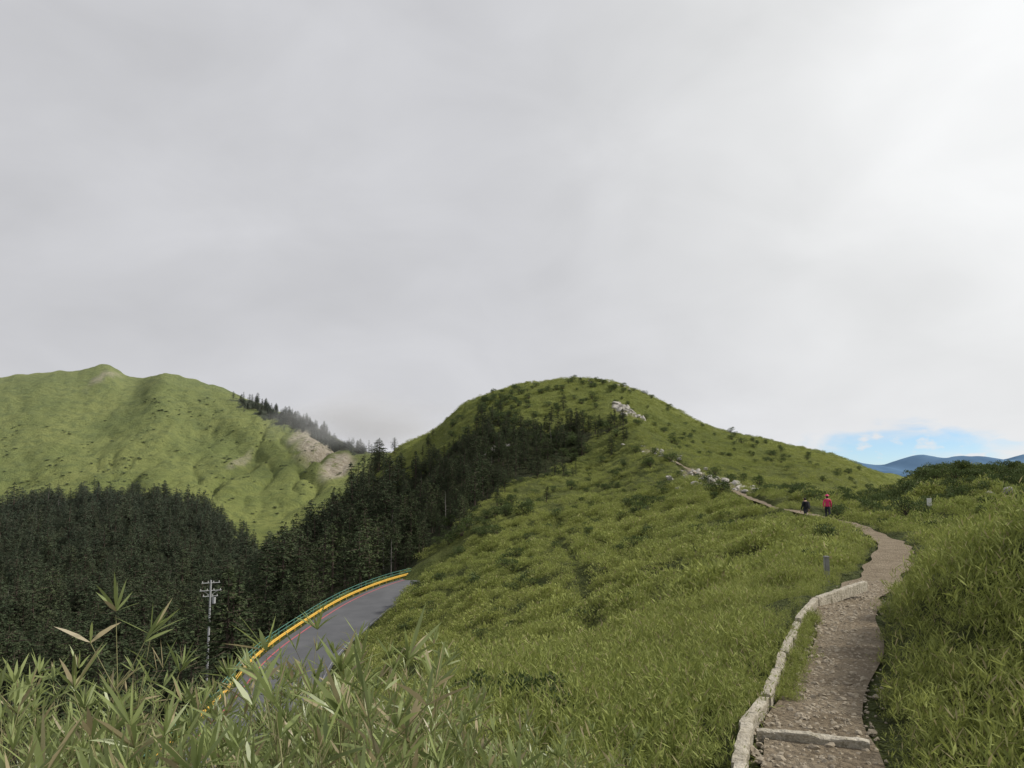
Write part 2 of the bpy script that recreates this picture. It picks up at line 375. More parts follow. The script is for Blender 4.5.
for vi in range(6):
    b=MB()
    for s_ in range(8):
        x,y=random.gauss(0,.12),random.gauss(0,.12); H=random.uniform(.62,1.15); lean=rdir(0,random.uniform(.05,.25))
        pts=[Vector((x,y,0))]
        for k_ in range(6):
            t=(k_+1)/6; pts.append(Vector((x,y,0))+lean*t*t*H+Vector((0,0,H*t)))
        for k_ in range(6): b.tube(pts[k_],pts[k_+1],.0032-.0004*k_,.0032-.0004*(k_+1),4,1)
        for k_ in range(2,7):
            nb=2 if k_<6 else 3
            for q in range(nb):
                br=rdir(1.6,random.uniform(.4,1)).normalized()*random.uniform(.04,.15) if k_<6 else Vector((0,0,.01))
                tip=pts[k_]+br
                if k_<6: b.tube(pts[k_],tip,.0015,.001,3,1)
                for w_ in range(random.randint(2,4)):
                    b.leaf(tip,rdir(random.uniform(.4,2.4),1),random.uniform(.06,.12),random.uniform(.008,.0125),random.uniform(.0,.5))
    fg.append(b.obj('bamboo_plant',[M_near,M_culm]))
CFG=coll('bamboo_plants',fg)
nc_=[]
for vi in range(6):
    b=MB()
    for s_ in range(24):
        x,y=random.gauss(0,.13),random.gauss(0,.13); H=random.uniform(.22,.5); lean=rdir(0,random.uniform(0,.22))
        for q in range(7):
            t=random.uniform(.35,1); p=Vector((x,y,0))+lean*t*t+Vector((0,0,H*t))
            b.leaf(p,rdir(random.uniform(.3,2.4),1),random.uniform(.06,.12),random.uniform(.009,.015),random.uniform(.1,.5),segs=2)
    nc_.append(b.obj('bamboo_grass_clump',[M_grass]))
CNC=coll('bamboo_grass_clumps',nc_)
mc=[]
for vi in range(6):
    b=MB()
    for s_ in range(110):
        x,y=random.gauss(0,.22),random.gauss(0,.22); z=random.uniform(.1,.5)*math.exp(-(x*x+y*y)*3.5)
        b.leaf((x,y,z),Vector((x*2,y*2,0))+rdir(random.uniform(.4,2.2),1),random.uniform(.08,.15),random.uniform(.022,.04),random.uniform(.1,.4),segs=2)
    mc.append(b.obj('bamboo_grass_tuft',[M_grass]))
CMC=coll('bamboo_grass_tufts',mc)
def sample(r0,r1,dens,azm=.70):
    area=azm*(r1*r1-r0*r0); n=int(area*dens); r=np.sqrt(rng.uniform(r0*r0,r1*r1,n)); a_=rng.uniform(-azm,azm,n)
    return r*np.sin(a_),r*np.cos(a_)
def rots(n,tilt=.15): return np.stack([rng.normal(0,tilt,n),rng.normal(0,tilt,n),rng.uniform(0,6.283,n)],1)
def keep(x,y,trailw,forest=True):
    dp,_=polydist(x,y,trail); dr,_=polydist(x,y,road_c); dt,_=polydist(x,y,track)
    tw=trailw+.7*sstep(52,55,y)*(1-sstep(61,64,y))-.15*sstep(40,48,y)*(1-sstep(52,55,y))+.32*sstep(17,22,y)*(1-sstep(38,44,y))
    k_=(dp>tw+perlin(x*1.3,y*1.3,15)*.10)&((dr>RW+.7)|(y>128))&(dt>.55)
    if forest: k_&=~inpoly(*warp(x,y),FP)
    return k_
def put(name,c,x,y,s,tilt=.15,nv=6,dz=-.03,szv=None):
    z=height(x,y)+dz; n_=len(x)
    scl=np.stack([s,s,s*(1 if szv is None else szv)],1)
    return scatter(name,c,np.stack([x,y,z],1),rots(n_,tilt),scl,rng.integers(0,nv,n_))
x,y=sample(1.1,4.6,20); m=(keep(x,y,.95))&(x<.30*y+.1); x,y=x[m],y[m]
img_col=512+800*x/y; taper=1-.25*sstep(380,600,img_col)-.12*np.exp(-((img_col-235)/50)**2)+.07*np.exp(-((img_col-110)/80)**2)+.02*np.exp(-((img_col-340)/40)**2)  # plant size varied by image column
put('bamboo_thicket',CFG,x,y,rng.uniform(.80,1.13,len(x))*taper)
x,y=sample(2.4,13,15); m=keep(x,y,.60)&((x>.15*y)|(np.hypot(x,y)>3.6)); x,y=x[m],y[m]
s=rng.uniform(.75,1.2,len(x))*(1+.35*perlin(x/1.3,y/1.3,21)); 
dp,_=polydist(x,y,trail); s*=.5+.5*sstep(.5,1.1,dp)
put('bamboo_grass',CNC,x,y,s)
ii=np.where((trail[:,1]>8.2)&(trail[:,1]<13.4))[0]; ti=rng.choice(ii,120); tg_=np.gradient(trail[:,:2],axis=0); tg_/=np.linalg.norm(tg_,axis=1)[:,None]
of=-rng.uniform(.38,.52,120); x=trail[ti,0]+tg_[ti,1]*of; y=trail[ti,1]-tg_[ti,0]*of+rng.uniform(-.2,.2,120)
put('verge_grass',CNC,x,y,rng.uniform(.28,.5,120))
x,y=sample(13,42,7.5); m=keep(x,y,.68)&(rng.random(len(x))<1.25-sstep(20,42,np.hypot(x,y))*.7); x,y=x[m],y[m]
s=rng.uniform(.9,1.4,len(x))*(1+.6*perlin(x/1.9,y/1.9,22)); dp,_=polydist(x,y,trail); s*=.45+.55*sstep(.8,2.4,dp)
put('bamboo_grass',CNC,x,y,s)
x,y=sample(30,125,3.0); m=keep(x,y,.85)&(height(x,y)>-30); x,y=x[m],y[m]
lump=perlin(x/1.7,y/2.2,23)+.5*perlin(x/5,y/5,26)
k2=rng.random(len(x))<.70+1.1*lump; x,y,lump=x[k2],y[k2],lump[k2]
dp,_=polydist(x,y,trail)
put('bamboo_grass',CMC,x,y,rng.uniform(.9,1.4,len(x))*(1+1.0*lump)*(.55+.45*sstep(.8,2.4,dp)))
x,y=sample(120,345,.5); m=keep(x,y,1.0)&(x/y>-.2); x,y=x[m],y[m]
put('bamboo_grass',CMC,x,y,rng.uniform(1.1,1.9,len(x))*(1+.9*perlin(x/5,y/5,24)),szv=.75)

# ---------- trees ----------
def conifer(H,R,shape,seed,nm):
    random.seed(seed); b=MB()
    bend=[Vector((random.gauss(0,.12),random.gauss(0,.12),0)) for _ in range(2)]
    def ax(t): return Vector((0,0,H*t))+bend[0]*math.sin(t*3)+bend[1]*t*t*2
    for k_ in range(6): b.tube(ax(k_/6),ax((k_+1)/6),.24*(1-k_/6)+.02,.24*(1-(k_+1)/6)+.02,7,1)
    z=.16+random.uniform(0,.15)
    while z<.985:
        if shape==0: rad=R*(1-z)**.7
        else: rad=R*min(1,(1-z)*2.6+.16)*(.6+.4*z)
        rad=max(rad,.25)
        for q in range(random.randint(4,7)):
            if random.random()<.12: continue
            an=random.uniform(0,6.283); L=rad*random.uniform(.5,1.2); d=Vector((math.cos(an),math.sin(an),random.uniform(-.15,.2)))
            p0=ax(z); p1=p0+d*L; b.tube(p0,p1,.04,.012,3,1)
            nn=max(3,int(L*5))
            for w_ in range(nn):
                t=(w_+.6)/nn; t=t**.8; p=p0+d*L*t+Vector((random.gauss(0,.13),random.gauss(0,.13),random.gauss(.0,.07)-.12*t*t*L))
                for _ in range(2):
                    dd=Vector((d.x+random.gauss(0,.8),d.y+random.gauss(0,.8),random.gauss(-.05,.25)))
                    b.leaf(p,dd,random.uniform(.3,.6),random.uniform(.14,.28),random.uniform(.1,.5),segs=2)
        z+=random.uniform(.035,.06)*(10/H)**.5
    for _ in range(6): b.leaf(ax(.97),rdir(1.5,.5),.4,.14,.1,segs=2)
    return b.obj(nm,[M_con,M_bark])
def snag(H,seed):
    random.seed(seed); b=MB(); 
    for k_ in range(5): b.tube((.05*k_*k_*.3,0,H*k_/5),(.05*(k_+1)**2*.3,0,H*(k_+1)/5),.16*(1-k_/5)+.015,.16*(1-(k_+1)/5)+.015,6,0)
    for _ in range(22):
        z=random.uniform(.35,.97)*H; d=rdir(random.uniform(0,.6),1)*random.uniform(.4,1.6)*(1.2-z/H); p=Vector((.05*(z/H*5)**2*.3,0,z)); b.tube(p,p+d,.04,.01,3,0)
    return b.obj('dead_tree',[M_snag])
tv=[conifer(11,2.9,1,1,'conifer_tree'),conifer(9,2.8,1,2,'conifer_tree'),conifer(12,3.2,1,3,'conifer_tree'),conifer(10,3.4,1,4,'conifer_tree'),conifer(8,2.4,0,5,'conifer_tree'),conifer(13,3.3,0,6,'conifer_tree'),snag(9.5,7)]
CT=coll('conifer_trees',tv)
def forest(name,x,y,s,sn=.03):
    idx=np.where(rng.random(len(x))<sn,6,rng.integers(0,6,len(x)))
    order=sorted(range(7),key=lambda q:tv[q].name); inv={v:i_ for i_,v in enumerate(order)}
    idx=np.array([inv[int(q)] for q in idx])
    z=height(x,y)-.2
    scatter(name,CT,np.stack([x,y,z],1),rots(len(x),.035),np.stack([s,s,s*rng.uniform(.8,1.25,len(x))],1),idx)
x,y=sample(45,600,.042,.76); m=inpoly(*warp(x,y),FP); dr,_=polydist(x,y,road_c); m&=(dr>RW+3.5)|(y>132)
x,y=x[m],y[m]; s=rng.uniform(.5,1.25,len(x))*(1+.35*perlin(x/20,y/20,41))
ridge=sstep(350,450,512+800*x/y); s*=1-.5*ridge; s*=1-.3*(1-sstep(60,100,np.hypot(x,y)))
s*=1-.35*np.exp(-((512+800*x/y-211)/14)**2)*(y<105)
forest('conifer_forest',x,y,s)
x,y=sample(140,300,.05,.3); m=inpoly(*warp(x,y),FP)&(x/y>-.16); x,y=x[m],y[m]; forest('conifer_forest',x,y,rng.uniform(.3,.6,len(x)))
x,y=sample(140,300,.05,.22); px_=512+800*x/y
d_,_=polydist(x,y,np.column_stack([catmull([tuple(p) for p in FP[8:20]],2.0)]))
m=(~inpoly(*warp(x,y),FP))&(rng.random(len(x))<.55*np.exp(-d_/6))&(px_<640)&(px_>405); x,y=x[m],y[m]
forest('conifer_forest',x,y,rng.uniform(.2,.5,len(x)),.0)
x,y=sample(700,930,.03,.45); m=inpoly(x,y,FR); x,y=x[m],y[m]; forest('conifer_forest',x,y,rng.uniform(.6,1.05,len(x)))
random.seed(5)
sv=[]
for vi in range(4):
    b=MB(); 
    cs=[(Vector((random.gauss(0,.35),random.gauss(0,.35),random.uniform(.35,.8))),random.uniform(.25,.45)) for _ in range(7)]
    for c_,r_ in cs:
        b.tube((0,0,0),c_,.04,.015,4,1)
        for _ in range(110):
            d=Vector((random.gauss(0,1),random.gauss(0,1),random.gauss(.2,1))).normalized(); b.leaf(c_+d*r_*random.uniform(.6,1.05),d+Vector((random.gauss(0,.5),random.gauss(0,.5),.2)),random.uniform(.08,.15),random.uniform(.04,.07),.2,segs=2)
    sv.append(b.obj('shrub',[M_shrub,M_bark]))
CS=coll('shrubs',sv)
xs=[];ys=[];ss=[]
def shrubs(px,py,Yc,rx,ry,n_,s0,s1):
    p=P(px,py,Yc)
    for _ in range(n_): xs.append(p[0]+random.gauss(0,rx)); ys.append(p[1]+random.gauss(0,ry)); ss.append(random.uniform(s0,s1))
shrubs(857,562,30,.8,1.2,8,.5,.9);shrubs(765,492,100,3,8,22,.8,1.6);shrubs(925,484,77,4,4,70,.6,1.3);shrubs(985,480,78,6,5,110,.6,1.3);shrubs(890,500,70,3,5,44,.6,1.1);shrubs(960,490,68,6,6,90,.5,1.1);shrubs(1030,485,72,4,6,50,.6,1.2)
shrubs(850,528,52,3,3,12,.5,.9);shrubs(520,690,11,1.3,1.2,7,.35,.55);shrubs(500,420,245,8,12,60,1.2,2.4);shrubs(560,445,215,9,8,60,1,2.2);shrubs(600,384,280,12,4,16,.9,1.8);shrubs(480,405,280,6,10,26,1,2)
shrubs(600,500,130,20,30,110,.6,1.7);shrubs(620,540,80,15,20,70,.5,1.1);shrubs(680,435,250,25,25,90,.8,1.8);shrubs(570,400,260,16,14,50,.9,2);shrubs(800,470,210,22,25,50,.7,1.6);shrubs(465,545,130,5,10,30,.9,2);shrubs(420,620,85,3,8,8,.5,1.2);shrubs(520,620,55,8,12,30,.4,.9);shrubs(350,620,100,1,5,5,.6,1)
xs=np.array(xs);ys=np.array(ys);ss=np.array(ss); dp,_=polydist(xs,ys,trail); dr,_=polydist(xs,ys,road_c); pr_=512+800*xs/ys
m=(dp>1.6)&((dr>RW+1.5)|(ys>126))&~((np.hypot(xs-P(625,412,245)[0],ys-243)<6))
xs,ys,ss=xs[m],ys[m],ss[m]
put('shrub_thicket',CS,xs,ys,ss,.1,4,-.05)
x,y=sample(570,930,.011,.70); gz_=perlin((x+.25*y)/75,y/330,4); m=(x<-90)&(rng.random(len(x))<.25+.8*np.exp(-(gz_/.12)**2)+.6*perlin(x/30,y/30,61)); x,y=x[m],y[m]
put('shrub_thicket',CS,x,y,rng.uniform(1.0,2.6,len(x)),.1,4,-.2,.5)

# ---------- rocks ----------
M_rock=simple('rock',(.37,.35,.315),.9,.45,4,.6); M_grav=simple('gravel_stone',(.32,.275,.21),.9,.5,9,.6)
def rockobj(seed,name,mat=M_rock,sub=2):
    bm=bmesh.new(); bmesh.ops.create_icosphere(bm,subdivisions=sub,radius=.5)
    for v in bm.verts:
        n_=noise.noise(v.co*2.3+Vector((seed*7,0,0))); v.co*=1+.55*n_; v.co.z*=.65
        v.co+=Vector((noise.noise(v.co*5+Vector((9,seed,0))),noise.noise(v.co*5+Vector((0,9,seed))),0))*.07
    me=bpy.data.meshes.new(name); bm.to_mesh(me); bm.free(); me.materials.append(mat)
    return bpy.data.objects.new(name,me)
CR=coll('boulders',[rockobj(i_,'boulder') for i_ in range(5)])
CG=coll('stones',[rockobj(i_+11,'stone',M_grav) for i_ in range(5)])
nst=4200
ti=rng.integers(0,int((trail[:,1]<22).sum()),nst)
off=np.stack([rng.uniform(-.48,.46,nst),rng.normal(0,.2,nst)],1)
x=trail[ti,0]+off[:,0]; y=trail[ti,1]+off[:,1]
scatter('path_gravel',CG,np.stack([x,y,height(x,y)+.03],1),rots(nst,.4),rng.uniform(.012,.04,nst)*rng.choice([1,1,1,1.3,2.4],nst),rng.integers(0,5,nst))
bx=[];by=[];bs=[]
def rocks(px,py,Yc,rx,ry,n_,s0,s1):
    p=P(px,py,Yc)
    for _ in range(n_): bx.append(p[0]+random.gauss(0,rx)); by.append(p[1]+random.gauss(0,ry)); bs.append(random.uniform(s0,s1))
rocks(735,490,112,2.5,5,46,.5,1.5);rocks(705,476,132,2.5,5,32,.4,1.4);rocks(625,411,246,2.0,4,36,1.0,3.0);rocks(648,450,180,2,6,14,.4,1.0);rocks(1015,498,60,1,1.5,8,.4,.9);rocks(610,384,284,6,2,10,.8,1.6);rocks(668,459,158,2,5,14,.4,1.0);rocks(990,478,80,4,2,8,.5,1.);rocks(490,445,215,4,4,8,.8,1.6)
bx=np.array(bx);by=np.array(by)
scatter('rock_outcrop',CR,np.stack([bx,by,height(bx,by)+.15],1),rots(len(bx),.4),np.array(bs),rng.integers(0,5,len(bx)))

# ---------- timber edging ----------
a=N('weathered_timber')
f=a.noise(3,6,.65); f2=a.noise(30,4,.6); f5=a.noise(9,5,.7)
c=a.mix(a.mr(f,.3,.7),(.36,.325,.26),(.57,.53,.45)); c=a.mix(a.mr(f2,.42,.72,0,.65),c,(.19,.165,.12)); c=a.mix(a.mr(f5,.55,.66,0,.55),c,(.19,.175,.11))
M_tim=a.done(a.pbsdf(c,.9,f2,1.0,.03,.1))
def beam(p,q,w,h,seed):
    p=Vector(p);q=Vector(q); d=(q-p); L=d.length; d.normalize(); sd=Vector((d.y,-d.x,0)).normalized(); up=sd.cross(d)
    ns=max(3,int(L/.045)); V=[];Fc=[]
    pr=[(-.5,-.5),(-.5,.40),(-.44,.49),(0,.5),(.44,.47),(.5,.38),(.5,-.5)]
    for i_ in range(ns+1):
        t=i_/ns; e=1-.12*(abs(t-.5)*2)**14
        for (u_,v_) in pr:
            co=p+d*L*t+sd*u_*w*e+up*v_*h*e; nz=noise.noise(co*4+Vector((seed,0,0))); nz2=noise.noise(co*13+Vector((seed,5,0))); nz3=noise.noise(co*32+Vector((2,seed,0)))
            co+=sd*(nz*.02+nz2*.014+nz3*.005)+up*(nz*.018+nz2*.014+nz3*.007); V.append(co)
    k_=len(pr)
    for i_ in range(ns):
        for j_ in range(k_): Fc.append((i_*k_+j_,i_*k_+(j_+1)%k_,(i_+1)*k_+(j_+1)%k_,(i_+1)*k_+j_))
    Fc.append(tuple(range(k_))[::-1]); Fc.append(tuple(ns*k_+j_ for j_ in range(k_)))
    return V,Fc
def beams(name,segs,w,h):
    V=[];Fc=[]
    for s_,(p,q) in enumerate(segs):
        v,f_=beam(p,q,w,h,s_*3.7); o_=len(V); V+=v; Fc+=[tuple(i_+o_ for i_ in ff) for ff in f_]
    return mk(name,V,Fc,M_tim,False)
def onz(p,dz): return (p[0],p[1],float(height([p[0]],[p[1]])[0])+dz)
def offpt(Yq,o):
    i_=int(np.abs(trail[:,1]-Yq).argmin()); return (trail[i_,0]+tg_[i_,1]*o,trail[i_,1]-tg_[i_,0]*o,trail[i_,2])
ed=[(5.0,-.42),(6.1,-.475),(7.0,-.53),(8.15,-.56),(9.1,-.575),(10.35,-.575),(11.2,-.58),(12.3,-.60)]
segs=[]
for i_ in range(len(ed)-1):
    p=Vector(offpt(*ed[i_])); q=Vector(offpt(*ed[i_+1])); dd=(q-p)*.012
    w0=Vector((random.gauss(0,.014),0,random.gauss(0,.014))); w1=Vector((random.gauss(0,.014),0,random.gauss(0,.014))); segs.append((p+dd+w0+Vector((0,0,.015)),q-dd+w1+Vector((0,0,.015))))
e0=Vector(offpt(12.4,-.60)); e1=Vector(offpt(14.6,-.48)); e2=Vector(P(866,591,16.9)); e2.z=float(e0.z)+.06
segs+=[(e0+Vector((0.02,0,.05)),e1+Vector((-.01,0,.05))),(e1+Vector((0.01,0.01,.06)),e2)]
beams('path_edging',segs,.10,.2)
p=offpt(6.95,-.44); q=offpt(6.9,.42)
beams('path_step',[((p[0],p[1],p[2]+.0),(q[0],q[1],q[2]+.01))],.10,.12)
def box(name,c,s,mat,parent=None,bev=.01):
    bm=bmesh.new(); bmesh.ops.create_cube(bm,size=1)
    for v in bm.verts: v.co=Vector((v.co.x*s[0]+c[0],v.co.y*s[1]+c[1],v.co.z*s[2]+c[2]))
    if bev: bmesh.ops.bevel(bm,geom=bm.edges[:],offset=bev,segments=2,affect='EDGES')
    me=bpy.data.meshes.new(name); bm.to_mesh(me); bm.free(); me.materials.append(mat); o=link(bpy.data.objects.new(name,me)); o.parent=parent; return o
M_conc=simple('concrete',(.28,.28,.27),.9,.2,12); M_wht=simple('white_paint',(.62,.62,.6),.6,.1,5)
e=link(bpy.data.objects.new('trail_marker_post',None)); e.location=onz(P(827,575,24),.08)
box('shaft',(0,0,.3),(.14,.14,.8),M_conc,e,.02); box('cap',(0,0,.725),(.17,.17,.05),M_conc,e,.02); box('plaque',(0,-.073,.5),(.09,.008,.14),M_conc,e,.002)
e=link(bpy.data.objects.new('trail_sign',None)); e.location=onz(P(930,520,56),.05)
box('post',(0,0,.4),(.07,.07,1.0),M_wht,e,.01); box('board',(0,-.05,.78),(.34,.03,.5),M_wht,e,.01)

# ---------- guardrail ----------
M_yel=simple('yellow_paint',(.62,.38,.06),.6,.25,2); M_grn=simple('green_paint',(.10,.25,.20),.6,.25,3)
gl=rl[(rl[:,1]<125)]; tg=np.gradient(gl[:,:2],axis=0); tg/=np.linalg.norm(tg,axis=1)[:,None]; gn=np.stack([tg[:,1],-tg[:,0]],1)
def sweep(off,z0,prof):
    V=[];k_=len(prof)
    for i_,p in enumerate(gl):
        for (u_,v_) in prof:
            q=p[:2]+gn[i_]*(off+u_); V.append((q[0],q[1],p[2]+z0+v_))
    Fc=[]
    for i_ in range(len(gl)-1):
        for j_ in range(k_): Fc.append((i_*k_+j_,i_*k_+(j_+1)%k_,(i_+1)*k_+(j_+1)%k_,(i_+1)*k_+j_))
    return V,Fc
ge=link(bpy.data.objects.new('guardrail',None))
V,Fc=sweep(-.15,.30,[(0,0),(.06,.04),(.06,.10),(.0,.14),(.06,.18),(.06,.25),(0,.30),(-.03,.30),(-.03,0)]); mk('beam',V,Fc,M_yel,False,ge)
for zz in (.85,1.20):
    V,Fc=sweep(-.35,zz,[(-.022,-.022),(.022,-.022),(.022,.022),(-.022,.022)]); mk('rail',V,Fc,M_grn,False,ge)
V=[];Fc=[];V2=[];F2=[]
for i_ in range(0,len(gl),2):
    for (VV,FF,off,h_,w_) in ((V,Fc,-.35,1.24,.035),(V2,F2,-.24,.60,.05)):
        c_=gl[i_,:2]+gn[i_]*off; o_=len(VV)
        for zz in (-.6,h_):
            for (u_,v_) in((-w_,-w_),(w_,-w_),(w_,w_),(-w_,w_)): VV.append((c_[0]+u_,c_[1]+v_,gl[i_,2]+zz))
        FF+=[(o_,o_+1,o_+5,o_+4),(o_+1,o_+2,o_+6,o_+5),(o_+2,o_+3,o_+7,o_+6),(o_+3,o_,o_+4,o_+7),(o_+4,o_+5,o_+6,o_+7)]
mk('fence_posts',V,Fc,M_grn,False,ge); mk('beam_posts',V2,F2,M_yel,False,ge)

# ---------- utility pole ----------
pp=P(211,580,103); gz=float(height([pp[0]],[pp[1]])[0]); top=pp[2]
b=MB(); b.tube((0,0,gz-top-.5),(0,0,0),.17,.11,10,0)
for zz,w_ in ((-.35,1.1),(-1.3,1.3),(-2.0,.9)):
    b.tube((-w_,0,zz),(w_,0,zz),.05,.05,5,0)
    for u_ in(-.9,-.3,.3,.9): b.tube((u_*w_,0,zz+.05),(u_*w_,0,zz+.25),.05,.035,6,1)
b.tube((.45,0,-2.0),(.45,0,-2.9),.22,.22,10,0)
b.tube((-.9,0,-1.3),(0,0,-1.9),.02,.02,4,0); b.tube((.9,0,-1.3),(0,0,-1.9),.02,.02,4,0)
o=b.obj('utility_pole',[simple('galvanised_steel',(.42,.43,.44),.6,.15,5),M_wht],True); o.location=(pp[0],pp[1],top); o.rotation_euler[2]=.5

# ---------- hikers ----------
def skin(name,verts,edges,radii,mats,assign,root=0,parent=None,sub=2):
    me=bpy.data.meshes.new(name); me.from_pydata(verts,edges,[]); o=bpy.data.objects.new(name,me); link(o)
    md=o.modifiers.new('s','SKIN'); md.use_smooth_shade=True
    for i_,r_ in enumerate(radii): 
        sv_=me.skin_vertices[0].data[i_]; sv_.radius=(r_,r_) if not isinstance(r_,tuple) else r_; sv_.use_root=(i_==root)
    o.modifiers.new('u','SUBSURF').levels=sub
    dg=bpy.context.evaluated_depsgraph_get(); ev=o.evaluated_get(dg); m2=bpy.data.meshes.new_from_object(ev)
    o.modifiers.clear(); o.data=m2; m2.materials.clear()
    for m_ in mats: m2.materials.append(m_)
    for p_ in m2.polygons: p_.material_index=assign(p_.center); p_.use_smooth=True
    o.parent=parent; return o
M_skin=simple('skin',(.48,.30,.22),.6,.05,5); M_hair=simple('hair',(.015,.012,.01),.6,.2,20)
def hiker(name,loc,yaw,h,top,legs,pack,hat,flip):
    e=link(bpy.data.objects.new(name,None)); e.location=loc; e.rotation_euler[2]=yaw; e.scale=(h/1.70,)*3
    J=[(0,0,.93),(0,.01,1.10),(0,.02,1.28),(0,.01,1.40),(0,.02,1.47),(0,.03,1.54),(0,.035,1.61),(0,.03,1.665)]
    R=[.14,.13,.155,.11,.055,.078,.095,.062]; E=[(i_,i_+1) for i_ in range(7)]
    for s_ in (-1,1):
        f_=s_*flip; n0=len(J)
        J+=[(s_*.18,.01,1.36),(s_*.245,-.02-.06*f_,1.10),(s_*.235,.06-.13*f_,.89)]; R+=[.07,.055,.035]; E+=[(3,n0),(n0,n0+1),(n0+1,n0+2)]
        n0=len(J)
        J+=[(s_*.095,0,.86),(s_*.10,.05+.14*f_,.50),(s_*.10,-.03+.20*f_,.09),(s_*.11,.12+.20*f_,.035)]; R+=[.10,.07,.05,.042]; E+=[(0,n0),(n0,n0+1),(n0+1,n0+2),(n0+2,n0+3)]
    M_t=simple(name+'_jacket',top,.8,.12,9); M_l=simple(name+'_trousers',legs,.85,.15,9); M_b=simple('boots',(.05,.04,.035),.7)
    def asg(c):
        if c.z>1.49: return 3 if (c.y<.03 or c.z>1.63) else 2
        if c.z>1.44: return 2
        if c.z>.94 or abs(c.x)>.19: return 0
        if c.z>.12: return 1
        return 4
    skin('body',J,E,R,[M_t,M_l,M_skin,M_hair,M_b],asg,0,e)
    for s_ in(-1,1):
        f_=s_*flip; w=Vector((s_*.235,.06-.13*f_,.89)); J2=[tuple(w),tuple(w+Vector((0,.02,-.055)))]; R2=[.026,.030]; E2=[(0,1)]
        for k_,(dy,L) in enumerate(((.03,.075),(.012,.085),(-.008,.08),(-.026,.065))):
            n0=len(J2); b0=w+Vector((0,.02+dy,-.085)); J2+=[tuple(b0),tuple(b0+Vector((-s_*.01,.005,-L*.55))),tuple(b0+Vector((-s_*.03,.008,-L)))]; R2+=[.010,.009,.007]; E2+=[(1,n0),(n0,n0+1),(n0+1,n0+2)]
        n0=len(J2); J2+=[tuple(w+Vector((0,.055,-.05))),tuple(w+Vector((-s_*.01,.075,-.085)))]; R2+=[.011,.008]; E2+=[(0,n0),(n0,n0+1)]
        skin('hand',J2,E2,R2,[M_skin],lambda c:0,0,e,1)
    box('nose',(0,.125,1.59),(.022,.03,.04),M_skin,e,.008)
    for s_ in(-1,1): box('eye',(s_*.032,.118,1.612),(.024,.012,.012),M_hair,e,.004); box('ear',(s_*.092,.03,1.59),(.018,.035,.055),M_skin,e,.006)
    box('mouth',(0,.11,1.552),(.04,.012,.01),simple('lips',(.35,.13,.11)),e,.003)
    if pack:
        M_p=simple(name+'_backpack',pack,.8); box('backpack',(0,-.20,1.20),(.30,.19,.46),M_p,e,.06); box('backpack_pocket',(0,-.31,1.10),(.22,.06,.2),M_p,e,.025)
        for s_ in(-1,1): box('strap',(s_*.10,.02,1.425),(.05,.30,.025),M_p,e,.01)
    if hat:
        bm=bmesh.new(); bmesh.ops.create_uvsphere(bm,u_segments=20,v_segments=10,radius=.115)
        for v in bm.verts:
            if v.co.z<0: v.co.z*=.1
            if abs(v.co.z)<.02 and v.co.xy.length>.1: v.co.x*=1.45; v.co.y*=1.45
        me_=bpy.data.meshes.new('hat'); bm.to_mesh(me_); bm.free(); me_.materials.append(simple('hat_cloth',hat)); ho=link(bpy.data.objects.new('hat',me_)); ho.location=(0,.03,1.65); ho.parent=e
    return e
def ground(px,py,Yv): return onz(P(px,py,Yv),.04)
hiker('hiker',ground(806,518,56.5),math.radians(25),1.80,(.02,.022,.03),(.025,.025,.035),(.03,.03,.035),None,1)
hiker('hiker',ground(828,518,57),math.radians(-20),1.76,(.62,.04,.14),(.03,.03,.045),None,(.60,.05,.16),-1)

# ---------- distant mountains ----------
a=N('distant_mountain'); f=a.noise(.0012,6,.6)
c=a.mix(a.mr(f,.35,.65),(.07,.13,.22),(.12,.20,.31)); M_dm=a.done(a.pbsdf(c,1.,None,spec=0))  # blue of the far air painted in as the mountains' base colour
xs_=np.linspace(-9000,12000,500); ys_=np.linspace(8500,13500,50); XX,YY=np.meshgrid(xs_,ys_)
prof=np.sin(np.clip((YY-8500)/5000,0,1)*np.pi)
rg=1-np.abs(perlin(XX/1500,YY/1500,51))
ZZ2=-700+prof*(690+150*sstep(3000,6500,XX)+rg*200*sstep(1000,6000,XX)+perlin(XX/500,YY/500,52)*80)
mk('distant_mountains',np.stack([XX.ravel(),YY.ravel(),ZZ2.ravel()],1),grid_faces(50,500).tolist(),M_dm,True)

# ---------- drifting mist (real volume) ----------
def mist(px,py,Yc,rx,ry,rz,dens):
    bm=bmesh.new(); bmesh.ops.create_icosphere(bm,subdivisions=3,radius=1)
    me=bpy.data.meshes.new('mist'); bm.to_mesh(me); bm.free(); o=link(bpy.data.objects.new('mist',me)); o.location=P(px,py,Yc); o.scale=(rx,ry,rz)
    a=N('mist'); tc=a.n('ShaderNodeTexCoord').outputs['Object']
    ln=a.n('ShaderNodeVectorMath',operation='LENGTH'); a.l(tc,ln.inputs[0])
    nf=a.noise(1.8,3,.6,tc); ad=a.n('ShaderNodeMath',operation='ADD'); a.l(ln.outputs['Value'],ad.inputs[0]); a.l(a.mr(nf,.3,.7,-.2,.3),ad.inputs[1])
    mp=a.n('ShaderNodeMapRange',interpolation_type='SMOOTHSTEP'); 
    for i_,q in enumerate((.0,1.0,dens,0)): mp.inputs[i_+1].default_value=q
    a.l(ad.outputs[0],mp.inputs[0])
    vs=a.n('ShaderNodeVolumeScatter'); vs.inputs['Color'].default_value=(1,1,1,1); vs.inputs['Anisotropy'].default_value=0; a.l(mp.outputs[0],vs.inputs['Density'])
    a.l(vs.outputs[0],a.out.inputs['Volume']); me.materials.append(a.m)
mist(368,424,720,100,75,36,.015)

